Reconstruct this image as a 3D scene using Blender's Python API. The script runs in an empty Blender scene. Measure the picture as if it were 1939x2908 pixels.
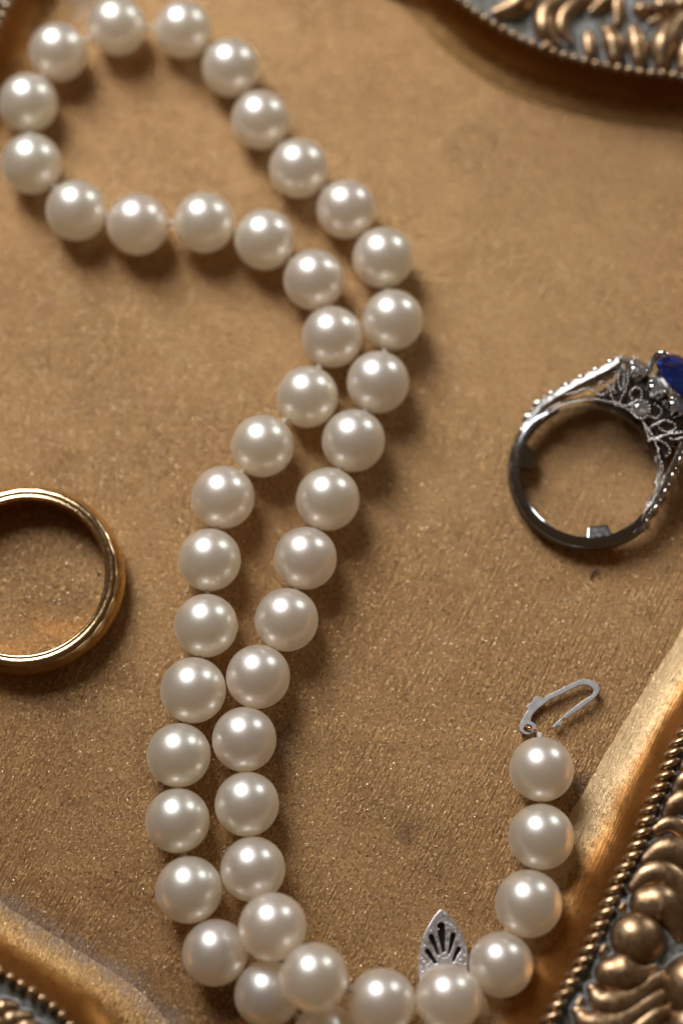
import bpy, bmesh, math, random
from mathutils import Vector, Matrix, noise

random.seed(7)
SC = bpy.context.scene
COL = SC.collection
MM = 0.001                      # everything below is written in millimetres

# ------------------------------------------------------------------ camera
CAM_POS = (0.000, -55.610, 191.237)
cd = bpy.data.cameras.new('camera')
cd.sensor_fit = 'VERTICAL'
cd.sensor_height = 36.0
cd.lens = 61.22
cd.clip_start = 0.005
cd.clip_end = 20
cd.dof.use_dof = True
cd.dof.focus_distance = 0.1895
cd.dof.aperture_fstop = 7.0
cam = bpy.data.objects.new('camera', cd)
cam.location = [c * MM for c in CAM_POS]
cam.rotation_euler = (math.radians(16.5), 0, 0)
COL.objects.link(cam)
SC.camera = cam

# ------------------------------------------------------------------ room light
world = bpy.data.worlds.new('World')
SC.world = world
world.use_nodes = True
wb = world.node_tree.nodes['Background']
wb.inputs['Color'].default_value = (1.0, 0.60, 0.32, 1)
wb.inputs['Strength'].default_value = 0.085


def window_lamp(name, direction, dist, w, h, power, color):
    """a window of the room: a rectangle of daylight facing the tray"""
    ld = bpy.data.lights.new(name, 'AREA')
    ld.shape = 'RECTANGLE'
    ld.size = w
    ld.size_y = h
    ld.energy = power
    ld.color = color
    o = bpy.data.objects.new(name, ld)
    d = Vector(direction).normalized()
    o.location = d * dist
    o.rotation_euler = d.to_track_quat('Z', 'Y').to_euler()
    COL.objects.link(o)
    return o


window_lamp('large_window_light', (-0.34, 0.64, 0.69), 0.36, 0.135, 0.20, 1.58, (0.97, 0.98, 1.0))
window_lamp('small_window_light', (0.656, 0.70, 0.33), 0.60, 0.108, 0.132, 0.72, (0.93, 1.0, 0.98))

SC.view_settings.view_transform = 'Standard'
SC.view_settings.look = 'None'
SC.view_settings.exposure = 0.0
SC.view_settings.gamma = 1.0
SC.cycles.max_bounces = 10
SC.cycles.transmission_bounces = 8
SC.cycles.sample_clamp_indirect = 4.0
SC.cycles.caustics_reflective = True


# ------------------------------------------------------------------ helpers
def link(name, me, mat=None, parent=None):
    o = bpy.data.objects.new(name, me)
    COL.objects.link(o)
    if mat and not me.materials:
        me.materials.append(mat)
    if parent:
        o.parent = parent
    return o


def finish(name, bm, mat=None, parent=None, smooth=True, loc=None, sharp=None):
    if sharp:
        bm.normal_update()
        for e in bm.edges:
            if len(e.link_faces) == 2 and e.calc_face_angle(0) > math.radians(sharp):
                e.smooth = False
    me = bpy.data.meshes.new(name)
    bm.to_mesh(me)
    bm.free()
    me.transform(Matrix.Scale(MM, 4))
    if smooth:
        for p in me.polygons:
            p.use_smooth = True
    o = link(name, me, mat, parent)
    if loc:
        o.location = [c * MM for c in loc]
    return o


def thing(name, label, cat, loc=(0, 0, 0), rot=(0, 0, 0), group=None):
    o = bpy.data.objects.new(name, None)
    o.empty_display_size = 0.002
    o.location = [c * MM for c in loc]
    o.rotation_euler = rot
    COL.objects.link(o)
    o['label'] = label
    o['category'] = cat
    if group:
        o['group'] = group
    return o


def crom(P, n, closed=False):
    """Catmull-Rom through tuples of any length, n steps per span"""
    out = []
    N = len(P)
    for i in range(N if closed else N - 1):
        if closed:
            p0, p1, p2, p3 = P[i - 1], P[i], P[(i + 1) % N], P[(i + 2) % N]
        else:
            p0, p1, p2, p3 = P[max(i - 1, 0)], P[i], P[i + 1], P[min(i + 2, N - 1)]
        for k in range(n):
            t = k / n
            out.append(tuple(0.5 * (2 * b + (c - a) * t + (2 * a - 5 * b + 4 * c - d) * t * t
                                    + (3 * b - a - 3 * c + d) * t ** 3)
                             for a, b, c, d in zip(p0, p1, p2, p3)))
    if not closed:
        out.append(tuple(P[-1]))
    return out


def add_tube(bm, P, radii, seg=10, flat=1.0, caps=True):
    """tapered round-ended tube along 3-D points; flat squashes it in z"""
    pts = [Vector(p) for p in P]
    n = len(pts)
    rad = list(radii)
    # rounded ends
    if caps:
        d0 = (pts[0] - pts[1]).normalized()
        d1 = (pts[-1] - pts[-2]).normalized()
        r0, r1 = rad[0], rad[-1]
        A, B = [], []
        for a in (80, 60, 40, 20):
            A.append((pts[0] + d0 * r0 * math.sin(math.radians(a)), r0 * math.cos(math.radians(a))))
        for a in (20, 40, 60, 80):
            B.append((pts[-1] + d1 * r1 * math.sin(math.radians(a)), r1 * math.cos(math.radians(a))))
        pts = [p for p, _ in A] + pts + [p for p, _ in B]
        rad = [r for _, r in A] + rad + [r for _, r in B]
        n = len(pts)
    rings = []
    for i, p in enumerate(pts):
        t = (pts[min(i + 1, n - 1)] - pts[max(i - 1, 0)]).normalized()
        up = Vector((0, 0, 1)) if abs(t.z) < 0.9 else Vector((1, 0, 0))
        s = t.cross(up).normalized()
        u = s.cross(t).normalized()
        ring = []
        for k in range(seg):
            a = 2 * math.pi * k / seg
            ring.append(bm.verts.new(p + s * math.cos(a) * rad[i] + u * math.sin(a) * rad[i] * flat))
        rings.append(ring)
    for a, b in zip(rings, rings[1:]):
        for k in range(seg):
            bm.faces.new((a[k], a[(k + 1) % seg], b[(k + 1) % seg], b[k]))
    bm.faces.new(rings[0][::-1])
    bm.faces.new(rings[-1])


def add_ball(bm, c, r, sub=1, scale=(1, 1, 1), rot=None):
    m = Matrix.Translation(c)
    if rot is not None:
        m = m @ rot
    m = m @ Matrix.Diagonal((r * scale[0], r * scale[1], r * scale[2], 1))
    bmesh.ops.create_icosphere(bm, subdivisions=sub, radius=1, matrix=m)


def arclen(P):
    L = [0.0]
    for a, b in zip(P, P[1:]):
        L.append(L[-1] + (Vector(b) - Vector(a)).length)
    return L


def walk(P, step):
    """points at equal steps along a polyline with their tangents"""
    P = [Vector(p) for p in P]
    L = arclen(P)
    n = max(1, int(round(L[-1] / step)))
    out, i = [], 0
    for k in range(n + 1):
        s = L[-1] * k / n
        while i < len(P) - 2 and L[i + 1] < s:
            i += 1
        t = (s - L[i]) / max(L[i + 1] - L[i], 1e-9)
        out.append((P[i].lerp(P[i + 1], t), (P[i + 1] - P[i]).normalized()))
    return out


# ------------------------------------------------------------------ materials
def new_mat(name):
    m = bpy.data.materials.new(name)
    m.use_nodes = True
    nt = m.node_tree
    return m, nt, nt.nodes['Principled BSDF']


class N:
    def __init__(self, nt):
        self.nt = nt

    def node(self, kind, **kw):
        n = self.nt.nodes.new(kind)
        for k, v in kw.items():
            if k.startswith('i_'):
                key = k[2:]
                key = int(key) if key.isdigit() else key.replace('_', ' ')
                if isinstance(v, bpy.types.NodeSocket):
                    self.nt.links.new(v, n.inputs[key])
                else:
                    n.inputs[key].default_value = v
            else:
                setattr(n, k, v)
        return n

    def noise(self, vec, scale, detail=3.0, rough=0.5, dist=0.0):
        return self.node('ShaderNodeTexNoise', i_Vector=vec, i_Scale=scale, i_Detail=detail,
                         i_Roughness=rough, i_Distortion=dist).outputs['Fac']

    def math(self, op, a, b=0.0, clamp=False):
        n = self.node('ShaderNodeMath', operation=op, use_clamp=clamp)
        for i, v in enumerate((a, b)):
            if isinstance(v, bpy.types.NodeSocket):
                self.nt.links.new(v, n.inputs[i])
            else:
                n.inputs[i].default_value = v
        return n.outputs[0]

    def ramp(self, fac, a, b, lo=0.0, hi=1.0):
        n = self.node('ShaderNodeMapRange', i_0=fac, i_1=a, i_2=b, i_3=lo, i_4=hi)
        n.interpolation_type = 'SMOOTHSTEP'
        return n.outputs[0]

    def mix(self, fac, c1, c2, mode='MIX'):
        n = self.node('ShaderNodeMix', data_type='RGBA', blend_type=mode)
        for key, v in ((0, fac), (6, c1), (7, c2)):
            if isinstance(v, bpy.types.NodeSocket):
                self.nt.links.new(v, n.inputs[key])
            else:
                n.inputs[key].default_value = v
        return n.outputs[2]

    def mapping(self, vec, scale=(1, 1, 1), rot=(0, 0, 0), loc=(0, 0, 0)):
        return self.node('ShaderNodeMapping', i_Vector=vec, i_Scale=scale, i_Rotation=rot, i_Location=loc).outputs[0]

    def along(self, vec, angle, stretch):
        """coordinates drawn out by `stretch` along the direction `angle` (degrees)"""
        r = self.mapping(vec, rot=(0, 0, math.radians(-angle)))
        return self.mapping(r, scale=(1.0 / stretch, 1, 1))

    def mm(self):
        """object coordinates in millimetres"""
        tc = self.node('ShaderNodeTexCoord')
        return self.mapping(tc.outputs['Object'], scale=(1000, 1000, 1000))

    def link(self, a, b):
        self.nt.links.new(a, b)


def rgb(r, g, b):
    return (r, g, b, 1)


# worn spots of the gilding: x, y, radius, strength (mm)
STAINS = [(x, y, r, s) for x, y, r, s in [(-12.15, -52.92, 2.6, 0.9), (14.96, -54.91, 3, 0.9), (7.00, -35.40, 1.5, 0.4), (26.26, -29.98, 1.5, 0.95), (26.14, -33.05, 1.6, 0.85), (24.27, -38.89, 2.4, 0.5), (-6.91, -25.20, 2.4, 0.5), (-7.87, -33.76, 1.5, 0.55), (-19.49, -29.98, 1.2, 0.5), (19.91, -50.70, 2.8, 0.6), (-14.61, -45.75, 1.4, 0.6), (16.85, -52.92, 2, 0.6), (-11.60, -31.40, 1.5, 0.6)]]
CURVE_WEAR = [(-39.58, -40.73), (-36.69, -42.20), (-33.10, -44.62), (-28.41, -47.34), (-24.23, -49.85), (-21.16, -51.95), (-17.84, -55.22), (-15.24, -58.64)]
TOP_WEAR = [(-32.17, 68.03, 3.5), (-31.23, 71.79, 3.5)]


def gilding(name, floor=True):
    """old gold paint: grainy flakes in a brown ground"""
    m, nt, bs = new_mat(name)
    n = N(nt)
    p = n.mm()
    big = n.noise(p, 0.05, 4, 0.6)
    mid = n.noise(p, 0.35, 4, 0.6)
    fine = n.noise(n.along(p, 58, 1.6), 4.2, 3, 0.6)
    c = n.mix(n.ramp(mid, 0.35, 0.7), rgb(0.312, 0.160, 0.042), rgb(0.358, 0.192, 0.054))
    c = n.mix(n.ramp(big, 0.4, 0.65, 0, .6), c, rgb(0.315, 0.154, 0.040))
    c = n.mix(n.ramp(fine, 0.52, 0.36, 0, 0.85), c, rgb(0.14, 0.070, 0.022))
    c = n.mix(n.ramp(fine, 0.55, 0.72, 0, 0.8), c, rgb(0.66, 0.46, 0.235))
    if floor:
        sep = n.node('ShaderNodeSeparateXYZ', i_0=p)
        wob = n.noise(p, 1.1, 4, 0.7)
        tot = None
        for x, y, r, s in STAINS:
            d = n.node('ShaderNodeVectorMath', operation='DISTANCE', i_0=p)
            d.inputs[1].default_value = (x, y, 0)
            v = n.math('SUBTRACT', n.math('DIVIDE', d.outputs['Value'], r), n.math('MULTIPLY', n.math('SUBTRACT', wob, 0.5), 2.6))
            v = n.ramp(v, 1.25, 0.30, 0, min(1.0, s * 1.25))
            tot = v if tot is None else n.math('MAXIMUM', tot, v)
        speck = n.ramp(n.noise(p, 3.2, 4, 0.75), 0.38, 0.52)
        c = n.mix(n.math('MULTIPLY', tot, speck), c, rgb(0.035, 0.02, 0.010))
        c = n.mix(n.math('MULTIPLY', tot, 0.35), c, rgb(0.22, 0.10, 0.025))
    else:
        # attribute: 0 at the floor, 1 at the beaded edge
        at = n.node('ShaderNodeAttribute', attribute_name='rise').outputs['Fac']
        wob = n.noise(p, 0.30, 4, 0.65)
        sp = n.node('ShaderNodeSeparateXYZ', i_0=p)
        gleam = n.math('MULTIPLY', n.ramp(sp.outputs[0], 4, 18), n.ramp(sp.outputs[1], 12, -2))  # window gleam on the lower right slope, painted into the base colour
        gleam = n.math('MAXIMUM', gleam, n.ramp(sp.outputs[1], -40, -48, 0, 0.18))
        c = n.mix(n.math('MULTIPLY', gleam, n.ramp(at, 0.62, 0.30)), c, rgb(0.48, 0.32, 0.148))
        f = n.math('ADD', at, n.math('MULTIPLY', n.math('SUBTRACT', wob, 0.5), 0.7))
        c = n.mix(n.ramp(f, 0.38, 0.68), c, rgb(0.26, 0.105, 0.020))
        grime = n.ramp(n.noise(p, 1.2, 6, 0.75), 0.50, 0.66, 0, .75)
        c = n.mix(n.math('MULTIPLY', grime, n.ramp(f, 0.2, 0.5)), c, rgb(0.13, 0.06, 0.018))
    # blue-grey rubbed line where floor and rim meet at the left corners
    wear = None
    for P, w in ((CURVE_WEAR, 1.5), ):
        for a, b in zip(P, P[1:]):
            # distance to a segment
            ax, ay = a[:2]
            bx, by = b[:2]
            l = math.hypot(bx - ax, by - ay)
            mp = n.node('ShaderNodeMapping', vector_type='TEXTURE', i_Vector=p)
            mp.inputs['Location'].default_value = (ax, ay, 0)
            mp.inputs['Rotation'].default_value = (0, 0, math.atan2(by - ay, bx - ax))
            sp = n.node('ShaderNodeSeparateXYZ', i_0=mp.outputs[0])
            dx = n.math('MAXIMUM', n.math('MULTIPLY', sp.outputs[0], -1), n.math('SUBTRACT', sp.outputs[0], l))
            dx = n.math('MAXIMUM', dx, 0.0)
            dy = n.math('ABSOLUTE', sp.outputs[1])
            d = n.math('ADD', n.math('DIVIDE', n.math('ADD', dx, dy), w), 0.0)
            wear = d if wear is None else n.math('MINIMUM', wear, d)
    for x, y, w in TOP_WEAR:
        d = n.node('ShaderNodeVectorMath', operation='DISTANCE', i_0=p)
        d.inputs[1].default_value = (x, y, 0)
        wear = n.math('MINIMUM', wear, n.math('DIVIDE', d.outputs['Value'], w))
    wn = n.noise(p, 0.45, 5, 0.7)
    wn2 = n.noise(p, 3.0, 3, 0.6)
    wv = n.math('ADD', n.math('ADD', wear, n.math('MULTIPLY', n.math('SUBTRACT', wn, 0.5), 3.4)), n.math('MULTIPLY', n.math('SUBTRACT', wn2, 0.5), 4.5))
    wearf = n.ramp(wv, 1.15, 0.25, 0, 0.34)
    c = n.mix(wearf, c, rgb(0.20, 0.20, 0.205))
    n.link(c, bs.inputs['Base Color'])
    n.link(n.ramp(wearf, 0, 1, 0.86, 0.25), bs.inputs['Metallic'])
    rough = n.ramp(n.noise(p, 1.5, 4, 0.6), 0.3, 0.7, 0.25, 0.345) if floor else n.ramp(f, 0.2, 0.85, 0.37, 0.34)
    n.link(rough, bs.inputs['Roughness'])
    bs.inputs['Coat Weight'].default_value = 0.6 if floor else 1.0
    bs.inputs['Coat Roughness'].default_value = 0.36 if floor else 0.36
    if not floor:
        n.link(n.math('MULTIPLY', n.ramp(f, 0.30, 0.62, 0.65, 0.1), n.math('MAXIMUM', gleam, 0.3)), bs.inputs['Coat Weight'])
    bs.inputs['Coat IOR'].default_value = 1.6
    # relief: pebbly grains, drawn out along the brush direction
    br = n.along(p, 60, 2.1)
    g1 = n.noise(br, 5.6, 4, 0.72, 0.0)
    g2 = n.noise(n.along(p, 55, 1.5), 11.0, 2, 0.7)
    g3 = n.noise(n.along(p, 64, 14.0), 3.6, 3, 0.65)
    stm = n.ramp(n.noise(p, 0.07, 2, 0.5), 0.38, 0.54, 0.25, 1.0)
    g4 = n.noise(p, 1.3, 3, 0.5)
    h = n.math('ADD', n.math('MULTIPLY', g1, n.math('SUBTRACT', 1.05, n.math('MULTIPLY', stm, 0.45))), n.math('MULTIPLY', g2, 0.40))
    h = n.math('ADD', h, n.math('MULTIPLY', g3, n.math('MULTIPLY', stm, 2.2)))
    h = n.math('ADD', h, n.math('MULTIPLY', g4, 0.55))
    if not floor:
        h = n.math('MULTIPLY', h, n.ramp(at, 0.1, 0.7, 0.75, 0.12))
    bump = n.node('ShaderNodeBump', i_Height=h, i_Distance=0.00017, i_Strength=0.9)
    n.link(bump.outputs[0], bs.inputs['Normal'])
    n.link(bump.outputs[0], bs.inputs['Coat Normal'])
    # scattered metal flakes, each tipped its own way
    vo = n.node('ShaderNodeTexVoronoi', i_Vector=p, i_Scale=6.5)
    vc = n.node('ShaderNodeSeparateColor', i_0=vo.outputs['Color'])
    geo = n.node('ShaderNodeNewGeometry')
    off = n.node('ShaderNodeVectorMath', operation='SUBTRACT', i_0=vo.outputs['Color'])
    off.inputs[1].default_value = (0.5, 0.5, 0.5)
    sc = n.node('ShaderNodeVectorMath', operation='SCALE', i_0=off.outputs[0], i_Scale=0.62)
    ad = n.node('ShaderNodeVectorMath', operation='ADD', i_0=sc.outputs[0], i_1=geo.outputs['Normal'])
    nn = n.node('ShaderNodeVectorMath', operation='NORMALIZE', i_0=ad.outputs[0])
    fl = n.node('ShaderNodeBsdfGlossy', i_Color=rgb(0.80, 0.64, 0.42), i_Roughness=0.30, i_Normal=nn.outputs[0])
    pick = n.node('ShaderNodeTexWhiteNoise', i_Vector=vo.outputs['Position'])
    fm = n.math('MULTIPLY', n.ramp(pick.outputs['Value'], 0.87, 0.88, 0, 0.45), n.ramp(vo.outputs['Distance'], 0.34, 0.22))
    if not floor:
        fm = n.math('MULTIPLY', fm, n.ramp(at, 0.35, 0.7, 1.0, 0.0))
    fm = n.math('MULTIPLY', fm, n.ramp(wearf, 0, 1, 1, 0.4))
    ms = n.node('ShaderNodeMixShader', i_0=fm, i_1=bs.outputs[0], i_2=fl.outputs[0])
    out = nt.nodes['Material Output']
    n.link(ms.outputs[0], out.inputs['Surface'])
    return m


def bronze(name, base, dark, rough=0.33, bump=0.35):
    m, nt, bs = new_mat(name)
    n = N(nt)
    p = n.mm()
    oi = n.node('ShaderNodeObjectInfo')
    rnd = n.node('ShaderNodeVectorMath', operation='ADD', i_0=p)
    cmb = n.node('ShaderNodeCombineXYZ', i_0=n.math('MULTIPLY', oi.outputs['Random'], 40.0))
    n.link(cmb.outputs[0], rnd.inputs[1])
    q = rnd.outputs[0]
    v = n.noise(q, 0.9, 5, 0.65)
    c = n.mix(n.ramp(v, 0.38, 0.66), base, dark)
    n.link(c, bs.inputs['Base Color'])
    bs.inputs['Metallic'].default_value = 0.9
    n.link(n.ramp(n.noise(q, 2.0, 3), 0.3, 0.7, rough - .05, rough + .10), bs.inputs['Roughness'])
    b = n.node('ShaderNodeBump', i_Height=n.noise(q, 2.2, 4, 0.6), i_Distance=0.00010, i_Strength=bump)
    n.link(b.outputs[0], bs.inputs['Normal'])
    return m


def patina(name, lo, hi):
    """chalky blue-grey wash left in the hollows of the ornament"""
    m, nt, bs = new_mat(name)
    n = N(nt)
    p = n.mm()
    c = n.mix(n.ramp(n.noise(p, 0.55, 5, 0.7), lo, hi), rgb(0.27, 0.28, 0.285), rgb(0.09, 0.085, 0.055))
    n.link(c, bs.inputs['Base Color'])
    bs.inputs['Roughness'].default_value = 0.6
    b = n.node('ShaderNodeBump', i_Height=n.noise(p, 1.8, 4, 0.6), i_Distance=0.0002, i_Strength=0.5)
    n.link(b.outputs[0], bs.inputs['Normal'])
    return m


def pearl_mat():
    m, nt, bs = new_mat('nacre')
    n = N(nt)
    p = n.mm()
    oi = n.node('ShaderNodeObjectInfo').outputs['Random']
    c = n.mix(oi, rgb(0.97, 0.905, 0.87), rgb(0.94, 0.94, 0.87))
    off = n.node('ShaderNodeCombineXYZ', i_0=n.math('MULTIPLY', oi, 50.0))
    q = n.node('ShaderNodeVectorMath', operation='ADD', i_0=p, i_1=off.outputs[0]).outputs[0]
    c = n.mix(n.ramp(n.noise(q, 0.35, 3, 0.5), 0.35, 0.7, 0, 0.5), c, rgb(0.97, 0.90, 0.85))
    n.link(c, bs.inputs['Base Color'])
    bs.inputs['Metallic'].default_value = 0.78
    bs.inputs['Roughness'].default_value = 0.36
    bs.inputs['IOR'].default_value = 1.62
    bs.inputs['Subsurface Weight'].default_value = 1.0
    bs.inputs['Subsurface Radius'].default_value = (1.0, 0.52, 0.26)
    bs.inputs['Subsurface Scale'].default_value = 0.008
    bs.inputs['Coat Weight'].default_value = 0.25
    bs.inputs['Coat Roughness'].default_value = 0.20
    bs.inputs['Coat IOR'].default_value = 1.6
    bs.inputs['Sheen Weight'].default_value = 0.35
    bs.inputs['Sheen Roughness'].default_value = 0.45
    bs.inputs['Sheen Tint'].default_value = rgb(1.0, 0.92, 0.80)
    hgt = n.math('ADD', n.noise(q, 0.9, 3, 0.5), n.math('MULTIPLY', n.noise(q, 5.0, 2, 0.5), 0.10))
    b = n.node('ShaderNodeBump', i_Height=hgt, i_Distance=0.00008, i_Strength=0.28)
    n.link(b.outputs[0], bs.inputs['Normal'])
    n.link(b.outputs[0], bs.inputs['Coat Normal'])
    # nacre lets a warm part of the light through
    tr = n.node('ShaderNodeBsdfTranslucent', i_Color=rgb(1.0, 0.88, 0.70))
    ms = n.node('ShaderNodeMixShader', i_0=0.45, i_1=bs.outputs[0], i_2=tr.outputs[0])
    n.link(ms.outputs[0], nt.nodes['Material Output'].inputs['Surface'])
    return m


def metal(name, col, rough, bump=0.0, bscale=6.0, var=None):
    m, nt, bs = new_mat(name)
    n = N(nt)
    p = n.mm()
    if var:
        c = n.mix(n.ramp(n.noise(p, 1.6, 5, 0.65), 0.4, 0.65), col, var)
        n.link(c, bs.inputs['Base Color'])
    else:
        bs.inputs['Base Color'].default_value = col
    bs.inputs['Metallic'].default_value = 1.0
    n.link(n.ramp(n.noise(p, 2.5, 4), 0.3, 0.7, rough * .8, rough * 1.3), bs.inputs['Roughness'])
    if bump:
        b = n.node('ShaderNodeBump', i_Height=n.noise(p, bscale, 3, 0.6), i_Distance=0.00005, i_Strength=bump)
        n.link(b.outputs[0], bs.inputs['Normal'])
    return m


def plain(name, col, rough=0.6):
    m, nt, bs = new_mat(name)
    n = N(nt)
    p = n.mm()
    c = n.mix(n.noise(p, 1.5, 4), col, tuple(v * .7 for v in col[:3]) + (1,))
    n.link(c, bs.inputs['Base Color'])
    bs.inputs['Roughness'].default_value = rough
    return m


def gem(name, col, ior, trans=1.0, rough=0.02):
    m, nt, bs = new_mat(name)
    bs.inputs['Base Color'].default_value = col
    bs.inputs['Transmission Weight'].default_value = trans
    bs.inputs['IOR'].default_value = ior
    bs.inputs['Roughness'].default_value = rough
    return m


def wood():
    m, nt, bs = new_mat('dark_wood')
    n = N(nt)
    p = n.mm()
    s = n.mapping(p, scale=(0.012, 0.16, 0.1))
    c = n.mix(n.noise(s, 2.0, 6, 0.65, 1.0), rgb(0.05, 0.026, 0.014), rgb(0.12, 0.065, 0.032))
    n.link(c, bs.inputs['Base Color'])
    bs.inputs['Roughness'].default_value = 0.45
    return m


M_FLOOR = gilding('gold_paint_floor', True)
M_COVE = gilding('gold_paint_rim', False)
M_BRONZE = bronze('rubbed_bronze', rgb(0.40, 0.27, 0.155), rgb(0.27, 0.155, 0.075))
M_BEAD = bronze('rubbed_bronze_bead', rgb(0.50, 0.35, 0.20), rgb(0.33, 0.20, 0.10), 0.22, 0.2)
M_WASH = patina('grey_wash', 0.36, 0.52)
M_CHALK = patina('chalky_wash', 0.50, 0.66)
M_PEARL = pearl_mat()
M_THREAD = plain('silk_thread', rgb(0.62, 0.54, 0.44), 0.8)
M_SILVER = metal('matt_silver', rgb(0.47, 0.445, 0.42), 0.52, 0.5, 9.0, rgb(0.38, 0.375, 0.37))
M_CAST = metal('cast_silver', rgb(0.80, 0.77, 0.76), 0.36, 0.7, 4.0, rgb(0.62, 0.57, 0.57))
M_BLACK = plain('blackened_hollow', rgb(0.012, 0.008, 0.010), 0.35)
M_WIRE = metal('copper_wire', rgb(0.72, 0.43, 0.26), 0.2)
M_GOLD = metal('polished_gold', rgb(0.70, 0.45, 0.19), 0.09, 0.08, 1.5)
M_GOLDEDGE = metal('white_gold_edge', rgb(0.56, 0.40, 0.22), 0.15, 0.25, 4.0)
M_PLAT = metal('white_gold', rgb(0.74, 0.71, 0.67), 0.17, 0.12, 3.0, rgb(0.55, 0.51, 0.47))
M_BAR = metal('engraved_white_gold', rgb(0.50, 0.48, 0.45), 0.30, 0.6, 4.0, rgb(0.26, 0.245, 0.225))
M_SHANK = metal('polished_shank', rgb(0.30, 0.30, 0.31), 0.14, 0.10, 2.0)
M_PLATDARK = metal('shade_dark_white_gold', rgb(0.16, 0.15, 0.14), 0.28, 0.3, 3.0, rgb(0.07, 0.06, 0.055))  # darkened metal, carries the shade of the hollow behind the filigree
M_DIAMOND = gem('diamond', rgb(0.85, 0.86, 0.84), 2.3, 0.92)
M_SAPPHIRE = gem('sapphire', rgb(0.008, 0.05, 0.33), 1.77, 0.85, 0.03)

# ================================================================== table under the tray
bm = bmesh.new()
bmesh.ops.create_grid(bm, x_segments=1, y_segments=1, size=600)
tt = finish('tabletop', bm, wood(), smooth=False, loc=(0, 0, -6.0))
tt['kind'] = 'structure'

# ================================================================== the tray
tray = thing('ornate_tray', 'antique gold painted tray with beaded rim and bronze scroll ornament, under all the jewellery', 'tray', (0, 0, -6.0))


def onto_tray(o):
    o.location.z += 6.0 * MM
    return o


# rim lines: foot of the slope (on the floor) and the beaded edge (3.3 mm up), in pairs
ROPE = [(15.27, 63.24), (19.16, 60.24), (23.29, 57.92), (27.53, 56.20), (32.03, 54.96), (36.43, 54.13), (39.70, 53.78), (45.07, 51.96), (49.63, 46.45), (51.66, 35.11), (50.83, 13.45), (47.12, -4.45), (40.19, -19.79), (35.86, -26.76), (34.59, -29.68), (32.64, -33.49), (31.03, -37.44), (29.30, -40.22), (27.40, -44.08), (25.48, -48.03), (23.67, -50.90), (22.06, -53.44), (17.42, -61.48), (9.42, -66.45), (-1.48, -68.09), (-12.38, -67.27), (-21.20, -63.98), (-25.11, -59.38), (-26.77, -56.64), (-28.56, -54.34), (-29.67, -53.44), (-32.03, -51.85), (-34.57, -50.34), (-36.98, -48.90), (-40.36, -45.19), (-46.68, -26.15), (-49.85, -1.95), (-50.26, 24.11), (-46.69, 46.45), (-42.44, 57.86), (-40.62, 62.94), (-38.49, 67.79), (-35.08, 74.57), (-26.20, 81.47), (-12.17, 84.01), (0.86, 80.20), (7.81, 72.71), (11.47, 67.18)]
FOOT = [(7.15, 67.40), (12.23, 61.22), (18.02, 56.35), (23.90, 53.46), (31.57, 51.12), (37.13, 50.11), (40.57, 49.57), (43.92, 47.68), (45.44, 42.10), (45.10, 32.33), (44.85, 15.69), (42.61, -0.21), (38.36, -12.08), (34.59, -17.89), (31.36, -22.83), (28.57, -27.21), (25.82, -31.64), (23.50, -35.17), (21.21, -38.89), (18.99, -42.57), (17.03, -45.75), (15.10, -48.91), (11.25, -57.33), (5.27, -61.67), (-3.81, -62.96), (-11.07, -62.10), (-15.22, -59.50), (-16.42, -57.11), (-17.84, -55.22), (-21.16, -51.95), (-24.23, -49.85), (-28.41, -47.34), (-33.10, -44.62), (-36.69, -42.20), (-38.36, -37.50), (-41.95, -25.20), (-44.50, -0.21), (-45.17, 26.70), (-42.63, 45.61), (-38.87, 54.84), (-36.19, 60.61), (-33.43, 65.54), (-30.61, 69.90), (-23.92, 74.95), (-12.39, 77.50), (-3.53, 74.95), (1.43, 71.16), (4.16, 68.96)]
STEP = 12
RIMZ = 6.0
rope = crom([p + (RIMZ,) for p in ROPE], STEP, True)
foot = crom([p + (0.0,) for p in FOOT], STEP, True)
NR = len(rope)

bm = bmesh.new()
fl = bm.faces.new([bm.verts.new((f[0] + (r[0] - f[0]) * .45, f[1] + (r[1] - f[1]) * .45, 0)) for f, r in zip(foot, rope)])
bmesh.ops.triangulate(bm, faces=[fl])
bmesh.ops.recalc_face_normals(bm, faces=bm.faces)
if sum(f.normal.z for f in bm.faces) < 0:
    bmesh.ops.reverse_faces(bm, faces=bm.faces)
onto_tray(finish('floor', bm, M_FLOOR, tray, smooth=False))

bm = bmesh.new()
lay = bm.verts.layers.float.new('rise')
NU = 26
rows = []
for i in range(NR):
    F, Rp = Vector(foot[i]), Vector(rope[i])
    F += (Rp - F).normalized() * (0.16 * noise.noise(F * 0.3) + 0.14 * noise.noise(F * 1.6))
    row = []
    for k in range(NU + 1):
        u = k / NU
        q = F.lerp(Rp, u)
        q.z = -0.03 + (RIMZ + .03) * (0.42 * u * min(1.0, 0.55 + u / 0.12) + 0.08 * u * u + 0.50 * u ** 5)
        v = bm.verts.new(q)
        v[lay] = u
        row.append(v)
    rows.append(row)
for i in range(NR):
    a, b = rows[i], rows[(i + 1) % NR]
    for k in range(NU):
        bm.faces.new((a[k], a[k + 1], b[k + 1], b[k]))
bmesh.ops.recalc_face_normals(bm, faces=bm.faces)
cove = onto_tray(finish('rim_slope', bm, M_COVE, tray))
if sum(p.normal.z for p in cove.data.polygons) < 0:
    cove.data.flip_normals()

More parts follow.
